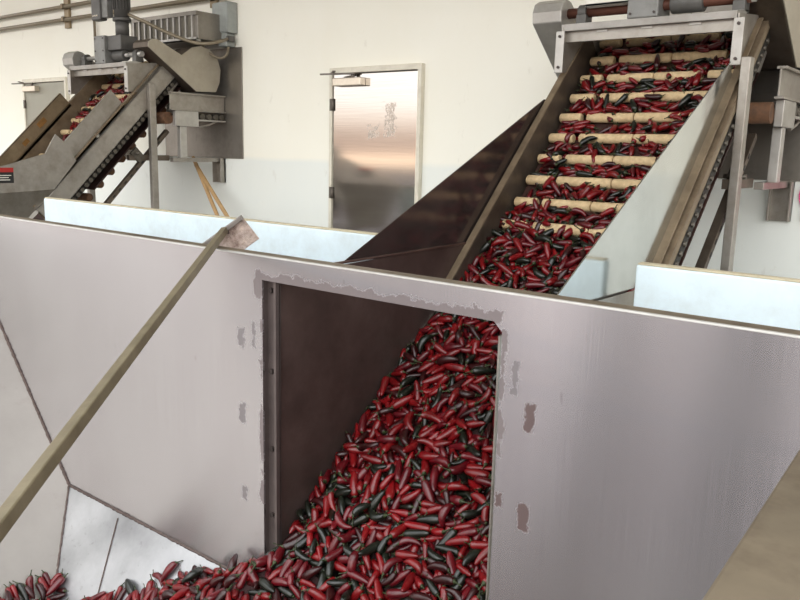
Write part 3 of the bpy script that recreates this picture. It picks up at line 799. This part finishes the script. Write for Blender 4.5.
def sample_heap():
    if rng.random() < 0.62:
        x = rng.uniform(-2.175, -1.255); y = rng.uniform(2.0, 3.62)
    else:
        x = rng.uniform(-3.95, -1.05); y = rng.uniform(1.45, 1.975)
    z = float(heap_z(x, y))
    if z < float(plate_z(np.array(x), np.array(y))) + 0.012: return None
    return (0, (x, y, z))

HP0, HP1, HR = [], [], []
for layer, (off, md) in enumerate(((-0.042, 0.040), (-0.004, 0.0385))):
    q = darts(sample_heap, md, 26000)
    nm = heap_n(q[:, 0], q[:, 1])
    c = q + nm * off
    u = random_dirs(nm, 0.30)
    Lg = rng.uniform(0.070, 0.112, len(q)); rr = np.clip(Lg * rng.uniform(0.155, 0.195, len(q)), 0.0125, 0.0185)
    HP0.append(c - u * Lg[:, None] / 2); HP1.append(c + u * Lg[:, None] / 2); HR.append(rr)
HP0 = np.concatenate(HP0); HP1 = np.concatenate(HP1); HR = np.concatenate(HR)
def hfloor(P):
    base = heap_z(P[:, 0], P[:, 1]) - 0.095
    pz = plate_z(P[:, 0], P[:, 1])
    return np.maximum((base - P[:, 2]) * 0.72, (pz - P[:, 2]) * 0.62)
def hbounds(P, rad):
    inch = P[:, 1] > 1.985
    P[:, 0] = np.where(inch, np.clip(P[:, 0], -2.198 + rad, -1.246 - rad), P[:, 0])
HP0, HP1 = relax(HP0, HP1, HR, hfloor, lambda P: heap_n(P[:, 0], P[:, 1]), hbounds, 28, 0.0016)
# nothing pokes through the panel either side of its cut-out, or out of the chute
cx, cy = 0.5 * (HP0 + HP1)[:, 0], 0.5 * (HP0 + HP1)[:, 1]
ylo = np.minimum(HP0[:, 1], HP1[:, 1]) - HR; yhi = np.maximum(HP0[:, 1], HP1[:, 1]) + HR
xlo = np.minimum(HP0[:, 0], HP1[:, 0]) - HR; xhi = np.maximum(HP0[:, 0], HP1[:, 0]) + HR
inside = (xlo > -2.25) & (xhi < -1.187)
behind = ylo > 2.0
keep = (yhi < 2.0) | inside & ((xlo > -2.2) | (ylo < 2.02)) | behind & (xlo > -2.202) & (xhi < -1.242)
HP0, HP1, HR = HP0[keep], HP1[keep], HR[keep]

# ---- peppers lodged between the flights, worked out once in the elevator's own frame (x, s, n) and set on both belts
def belt_peppers(s_list, per, seed):
    global rng
    rng = np.random.default_rng(seed)
    C, U, Lr = [], [], []
    for s in s_list:
        for i in range(per):
            C.append((rng.uniform(-2.11, -1.29), s + 0.075 + rng.normal(0, 0.030), -2.796 + abs(rng.normal(0, 0.017)) + 0.014 * (i % 2)))
            a = rng.choice([rng.normal(0, 0.5), rng.uniform(0, math.pi)])
            sg = rng.choice((-1, 1)); ti = rng.normal(0, 0.2)
            U.append((sg * math.cos(a) * math.cos(ti), sg * math.sin(a) * math.cos(ti), math.sin(ti)))
            Lr.append(rng.uniform(0.066, 0.105))
    C, U, Lr = np.array(C), np.array(U), np.array(Lr)
    rr = np.clip(Lr * rng.uniform(0.15, 0.19, len(Lr)), 0.012, 0.0175)
    p0, p1 = C - U * Lr[:, None] / 2, C + U * Lr[:, None] / 2
    fl = np.array([3.707 - 0.16 * k for k in range(-1, 10)])
    up = np.array([0, 0, 1.0])
    def bnd(P, rad):
        P[:, 0] = np.clip(P[:, 0], -2.15 + rad, -1.25 - rad)
        ds = P[:, 1][:, None] - fl[None]; k = np.argmin(np.abs(ds), 1); d1 = ds[np.arange(len(P)), k]
        d2 = P[:, 2] + 2.790
        r = np.hypot(d1, d2) + 1e-9; push = np.maximum(0.025 + rad * 0.8 - r, 0) * 0.6
        P[:, 1] += d1 / r * push; P[:, 2] += np.abs(d2) / r * push
    p0, p1 = relax(p0, p1, rr, lambda P: -2.818 - P[:, 2], lambda P: np.tile(up, (len(P), 1)), bnd, 20, 0.0015)
    return p0, p1, rr
def to_world(P, dx):
    return np.stack([P[:, 0] + dx, (P[:, 1] - P[:, 2]) / R2, (P[:, 1] + P[:, 2]) / R2], 1)
b0, b1, br = belt_peppers([3.707 - 0.16 * k for k in range(0, 10)], 64, 5)
a0, a1, ar = to_world(b0, 0), to_world(b1, 0), br
c0, c1, cr = belt_peppers([3.707 - 0.16 * k for k in range(0, 9)], 66, 9)
c0, c1 = to_world(c0, -5.2), to_world(c1, -5.2)

NAMES = ['chili_red', 'chili_crimson', 'chili_maroon', 'chili_green']
def colours(n, seed):
    return np.random.default_rng(seed).choice(4, n, p=(0.42, 0.25, 0.15, 0.18))

def frame(p0, p1, roll):
    x = Vector(p1) - Vector(p0); Ln = x.length; x /= Ln
    y = x.orthogonal().normalized(); z = x.cross(y)
    c, s = math.cos(roll), math.sin(roll)
    return Ln, Matrix((x, c * y + s * z, -s * y + c * z)).transposed()

# ---- which heap peppers show largest from the photographer's side: those stay single objects
n = len(HP0)
CAM = Vector((0, 0, 0))
hv, hf, owner = [], [], []
LV, LF = chili_rings(6, 6, 0.0, 0.0)
LV = np.array(LV)
hroll = np.random.default_rng(3).uniform(0, 6.28, n)
HM = []
for i in range(n):
    Ln, M = frame(HP0[i], HP1[i], hroll[i]); HM.append((Ln, M))
    Mn = np.array(M)
    vv = (LV * np.array([Ln, HR[i], HR[i]])) @ Mn.T + HP0[i]
    o = len(hv); hv.extend(map(tuple, vv)); hf.extend(tuple(o + k for k in f) for f in LF); owner.extend([i] * len(LF))
o = len(hv)
for quad in (((-5, 2, -0.41), (-2.25, 2, -0.41), (-2.25, 2, -1.8), (-5, 2, -1.8)), ((-1.187, 2, -0.41), (0, 2, -0.41), (0, 2, -1.8), (-1.187, 2, -1.8)), ((-2.25, 2, -0.41), (-1.187, 2, -0.41), (-1.187, 2, -0.5), (-2.25, 2, -0.5))):
    k = len(hv); hv.extend(quad); hf.append((k, k + 1, k + 2, k + 3)); owner.append(-1)
bvh = BVHTree.FromPolygons(hv, hf)
YAW, PITCH, ROLL, F_PX = 0.66832, 0.18806, 0.024797, 790.0
fw = Vector((-math.sin(YAW) * math.cos(PITCH), math.cos(YAW) * math.cos(PITCH), -math.sin(PITCH)))
rt0 = Vector((math.cos(YAW), math.sin(YAW), 0)); up0 = rt0.cross(fw)
rt = rt0 * math.cos(ROLL) + up0 * math.sin(ROLL); up_ = -rt0 * math.sin(ROLL) + up0 * math.cos(ROLL)
score = np.zeros(n)
for i in range(n):
    hit = 0
    for t in (0.1, 0.3, 0.5, 0.7, 0.9):
        q = Vector(HP0[i] * (1 - t) + HP1[i] * t)
        z = q.dot(fw)
        if z < 0.2: continue
        px, py = 400 + F_PX * q.dot(rt) / z, 300 - F_PX * q.dot(up_) / z
        if not (0 <= px <= 800 and 0 <= py <= 600): continue
        loc, nn, fi, dist = bvh.ray_cast(CAM, q.normalized())
        if fi is not None and owner[fi] == i: hit += 1
    z = Vector(0.5 * (HP0[i] + HP1[i])).dot(fw)
    score[i] = hit / 5 * (np.linalg.norm(HP1[i] - HP0[i]) * HR[i]) / max(z, 0.3) ** 2
chosen = set(np.argsort(-score)[:300].tolist())
chosen = {i for i in chosen if score[i] > 0}

hcol = colours(n, 21)
hshape = np.random.default_rng(22).integers(0, len(SHAPES), n)
# prototypes: six shapes of chili and their stems
PROTO = []
for k, (bend, waist) in enumerate(SHAPES):
    V, F = chili_rings(10, 10, bend, waist)
    me = bpy.data.meshes.new('chili_pepper'); me.from_pydata(V, [], F); me.materials.append(MATS['chili_red'])
    me.polygons.foreach_set('use_smooth', [True] * len(F))
    V, F = stem_rings(7, rnd.uniform(-1.2, 1.2))
    ms = bpy.data.meshes.new('stem'); ms.from_pydata(V, [], F); ms.materials.append(MATS['stem_green'])
    ms.polygons.foreach_set('use_smooth', [True] * len(F))
    PROTO.append((me, ms))
CNAME = ['bright red', 'crimson red', 'dark maroon', 'blackish green']
def place_words(i):
    m = 0.5 * (HP0[i] + HP1[i])
    if m[0] < -3.22: return 'in the small pile at the bottom left corner of the bin', 'peppers piled in the bin corner'
    if m[1] < 2.0 and m[0] < -2.30: return 'spilled on the sloping plate left of the cut-out', 'peppers spilled on the sloping plate'
    if m[1] < 2.14: return 'at the foot of the heap in the cut-out', 'peppers at the foot of the heap'
    if m[1] < 2.40: return 'in the lower middle of the heap seen through the cut-out', 'peppers in the middle of the heap'
    return 'high on the heap seen through the cut-out', 'peppers high on the heap'
src = bpy.data.objects.new('chili_pepper', PROTO[0][0]); src_stem = bpy.data.objects.new('stem', PROTO[0][1])
first = True
for i in sorted(chosen):
    o, s = (src, src_stem) if first else (src.copy(), src_stem.copy())
    first = False
    o.data, s.data = PROTO[hshape[i]]
    COL.objects.link(o); COL.objects.link(s)
    s.parent = o
    Ln, M = HM[i]
    o.matrix_world = Matrix.Translation(Vector(HP0[i]) + Vector((0, 0, H))) @ M.to_4x4() @ Matrix.Diagonal((Ln, HR[i], HR[i], 1))
    o.material_slots[0].link = 'OBJECT'; o.material_slots[0].material = MATS[NAMES[hcol[i]]]
    wd, grp = place_words(i)
    tag(o, '%s chili pepper %s' % (CNAME[hcol[i]], wd), 'chili pepper', '%s %s' % (CNAME[hcol[i]], grp))

# ---- all the other peppers as one mass
def mass():
    VV, FF, MI = [], [], []
    off = 0
    low = [chili_rings(6, 7, b, w) for b, w in SHAPES]
    low = [(np.array(v), f) for v, f in low]
    st = stem_rings(5, 0.4); st = (np.array(st[0]), st[1])
    rest = [i for i in range(n) if i not in chosen]
    sets = [(HP0[rest], HP1[rest], HR[rest], hcol[rest], 1), (a0, a1, ar, colours(len(a0), 31), 2), (c0, c1, cr, colours(len(c0), 32), 3)]
    g = np.random.default_rng(40)
    for P0, P1, R, cols, sd in sets:
        for i in range(len(P0)):
            Ln, M = frame(P0[i], P1[i], g.uniform(0, 6.28)); Mn = np.array(M)
            sc = np.array([Ln, R[i], R[i]])
            for (V, F), mi in ((low[g.integers(len(low))], int(cols[i])), (st, 4)):
                VV.append((V * sc) @ Mn.T + P0[i] + np.array([0, 0, H])); FF.extend(tuple(off + k for k in f) for f in F); MI.extend([mi] * len(F)); off += len(V)
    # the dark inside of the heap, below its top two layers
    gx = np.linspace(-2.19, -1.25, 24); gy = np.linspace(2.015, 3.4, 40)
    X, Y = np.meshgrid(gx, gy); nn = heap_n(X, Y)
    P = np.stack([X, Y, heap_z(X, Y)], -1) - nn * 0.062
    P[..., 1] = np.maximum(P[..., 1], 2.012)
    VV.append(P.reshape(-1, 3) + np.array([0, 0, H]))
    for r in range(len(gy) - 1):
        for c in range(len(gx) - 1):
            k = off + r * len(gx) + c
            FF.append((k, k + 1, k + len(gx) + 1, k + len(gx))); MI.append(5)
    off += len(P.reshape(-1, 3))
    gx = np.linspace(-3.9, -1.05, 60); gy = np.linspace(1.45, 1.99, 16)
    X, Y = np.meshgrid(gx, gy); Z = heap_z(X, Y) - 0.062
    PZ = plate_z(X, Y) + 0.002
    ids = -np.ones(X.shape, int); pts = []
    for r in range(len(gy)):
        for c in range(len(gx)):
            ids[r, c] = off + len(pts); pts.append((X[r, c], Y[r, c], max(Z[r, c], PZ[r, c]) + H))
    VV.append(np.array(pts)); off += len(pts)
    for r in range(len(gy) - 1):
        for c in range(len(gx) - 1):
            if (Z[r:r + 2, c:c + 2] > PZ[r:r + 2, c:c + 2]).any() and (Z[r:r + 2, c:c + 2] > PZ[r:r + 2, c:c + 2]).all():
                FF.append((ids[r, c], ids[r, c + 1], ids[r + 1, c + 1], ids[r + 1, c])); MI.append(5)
    VV = np.concatenate(VV)
    base = np.array([-1.7, 3.0, H - 1.6])
    me = bpy.data.meshes.new('chili_peppers')
    me.from_pydata((VV - base).tolist(), [], FF)
    for nme in NAMES + ['stem_green', 'chili_core']:
        me.materials.append(MATS[nme])
    me.polygons.foreach_set('material_index', MI); me.polygons.foreach_set('use_smooth', [m < 5 for m in MI])
    o = bpy.data.objects.new('chili_peppers', me); COL.objects.link(o); o.location = base
    tag(o, 'mass of red and dark green chili peppers filling the chute and both elevator belts', 'chili peppers')
    o['kind'] = 'stuff'
mass()

# ------------------------------------------------------------------ daylight: an overcast sky beyond the canopy, far ground and a hazy skyline
w = bpy.data.worlds.new('daylight'); SC.world = w
w.use_nodes = True
t = w.node_tree; t.nodes.clear()
out = t.nodes.new('ShaderNodeOutputWorld'); bg = t.nodes.new('ShaderNodeBackground')
tc = t.nodes.new('ShaderNodeTexCoord'); sx = t.nodes.new('ShaderNodeSeparateXYZ')
t.links.new(tc.outputs['Generated'], sx.inputs[0])
mr = t.nodes.new('ShaderNodeMapRange'); mr.inputs[1].default_value = -0.5; mr.inputs[2].default_value = 0.5
t.links.new(sx.outputs[2], mr.inputs[0])
cr_ = t.nodes.new('ShaderNodeValToRGB')
els = cr_.color_ramp.elements
stops = [(0.0, (0.10, 0.095, 0.10)), (0.36, (0.20, 0.185, 0.19)), (0.45, (0.17, 0.16, 0.16)), (0.478, (0.15, 0.14, 0.14)), (0.4825, (1.7, 1.28, 0.92)), (0.489, (1.6, 1.2, 0.85)), (0.494, (0.44, 0.32, 0.26)),
         (0.518, (0.50, 0.38, 0.31)), (0.538, (0.88, 0.76, 0.66)), (0.560, (1.0, 0.97, 0.93)), (1.0, (0.95, 0.98, 1.0))]
els[0].position, els[0].color = stops[0][0], (*stops[0][1], 1)
els[1].position, els[1].color = stops[-1][0], (*stops[-1][1], 1)
for p_, c_ in stops[1:-1]:
    e = els.new(p_); e.color = (*c_, 1)
t.links.new(mr.outputs[0], cr_.inputs[0])
# made-up bright and dark directions that band the panel and light the side sheet
ng = t.nodes.new('ShaderNodeVectorMath'); ng.operation = 'SCALE'; ng.inputs['Scale'].default_value = -1.0; t.links.new(tc.outputs['Generated'], ng.inputs[0])
s2 = t.nodes.new('ShaderNodeSeparateXYZ'); t.links.new(ng.outputs[0], s2.inputs[0])
at = t.nodes.new('ShaderNodeMath'); at.operation = 'ARCTAN2'; t.links.new(s2.outputs[0], at.inputs[0]); t.links.new(s2.outputs[1], at.inputs[1])
m2 = t.nodes.new('ShaderNodeMapRange'); m2.inputs[1].default_value = 0.0; m2.inputs[2].default_value = math.pi / 2
t.links.new(at.outputs[0], m2.inputs[0])
c2 = t.nodes.new('ShaderNodeValToRGB'); e2_ = c2.color_ramp.elements
az = [(0, 2.3), (7, 2.2), (9.5, 2.4), (12, 0.25), (15, 0.2), (17, 2.2), (19.5, 2.4), (21.5, 0.2), (24, 0.25), (25.5, 3.4), (29, 2.6), (32, 1.5), (37, 1.5), (46, 1.4), (54, 1.0), (64, 1.9), (90, 1.6)]
AZ_MAX = 3.4
e2_[0].position = 0; e2_[0].color = (az[0][1] / AZ_MAX,) * 3 + (1,)
e2_[1].position = 1; e2_[1].color = (az[-1][1] / AZ_MAX,) * 3 + (1,)
for d_, v_ in az[1:-1]:
    e = e2_.new(d_ / 90); e.color = (v_ / AZ_MAX,) * 3 + (1,)
t.links.new(m2.outputs[0], c2.inputs[0])
m3 = t.nodes.new('ShaderNodeMath'); m3.operation = 'MULTIPLY'; m3.inputs[1].default_value = AZ_MAX; t.links.new(c2.outputs[0], m3.inputs[0])
# an overcast sky is brighter overhead than near the horizon
zb = t.nodes.new('ShaderNodeMapRange'); zb.inputs[1].default_value = 0.08; zb.inputs[2].default_value = 0.9; zb.inputs[3].default_value = 0.95; zb.inputs[4].default_value = 1.5
t.links.new(sx.outputs[2], zb.inputs[0])
m4 = t.nodes.new('ShaderNodeMath'); m4.operation = 'MULTIPLY'; t.links.new(m3.outputs[0], m4.inputs[0]); t.links.new(zb.outputs[0], m4.inputs[1])
t.links.new(m4.outputs[0], bg.inputs[1])
t.links.new(cr_.outputs[0], bg.inputs[0])
t.links.new(bg.outputs[0], out.inputs[0])
sun = bpy.data.lights.new('sun', 'SUN'); sun.energy = 0.2; sun.angle = math.radians(35); sun.color = (1.0, 0.95, 0.86)
so = bpy.data.objects.new('sun', sun); COL.objects.link(so)
so.rotation_euler = Vector((-0.25, 0.85, -0.38)).to_track_quat('-Z', 'Y').to_euler()

# ------------------------------------------------------------------ camera
cam = bpy.data.cameras.new('camera'); cam.sensor_width = 36.0; cam.lens = F_PX / 800.0 * 36.0; cam.clip_start = 0.02
co = bpy.data.objects.new('camera', cam); COL.objects.link(co)
Mx = Matrix((rt, up_, -fw)).transposed().to_4x4(); Mx.translation = Vector((0, 0, H))
co.matrix_world = Mx
SC.camera = co
SC.view_settings.view_transform = 'Standard'
try: SC.view_settings.look = 'None'
except Exception: pass
SC.view_settings.gamma = 1.0; SC.view_settings.use_curve_mapping = False
SC.view_settings.exposure = 0.6
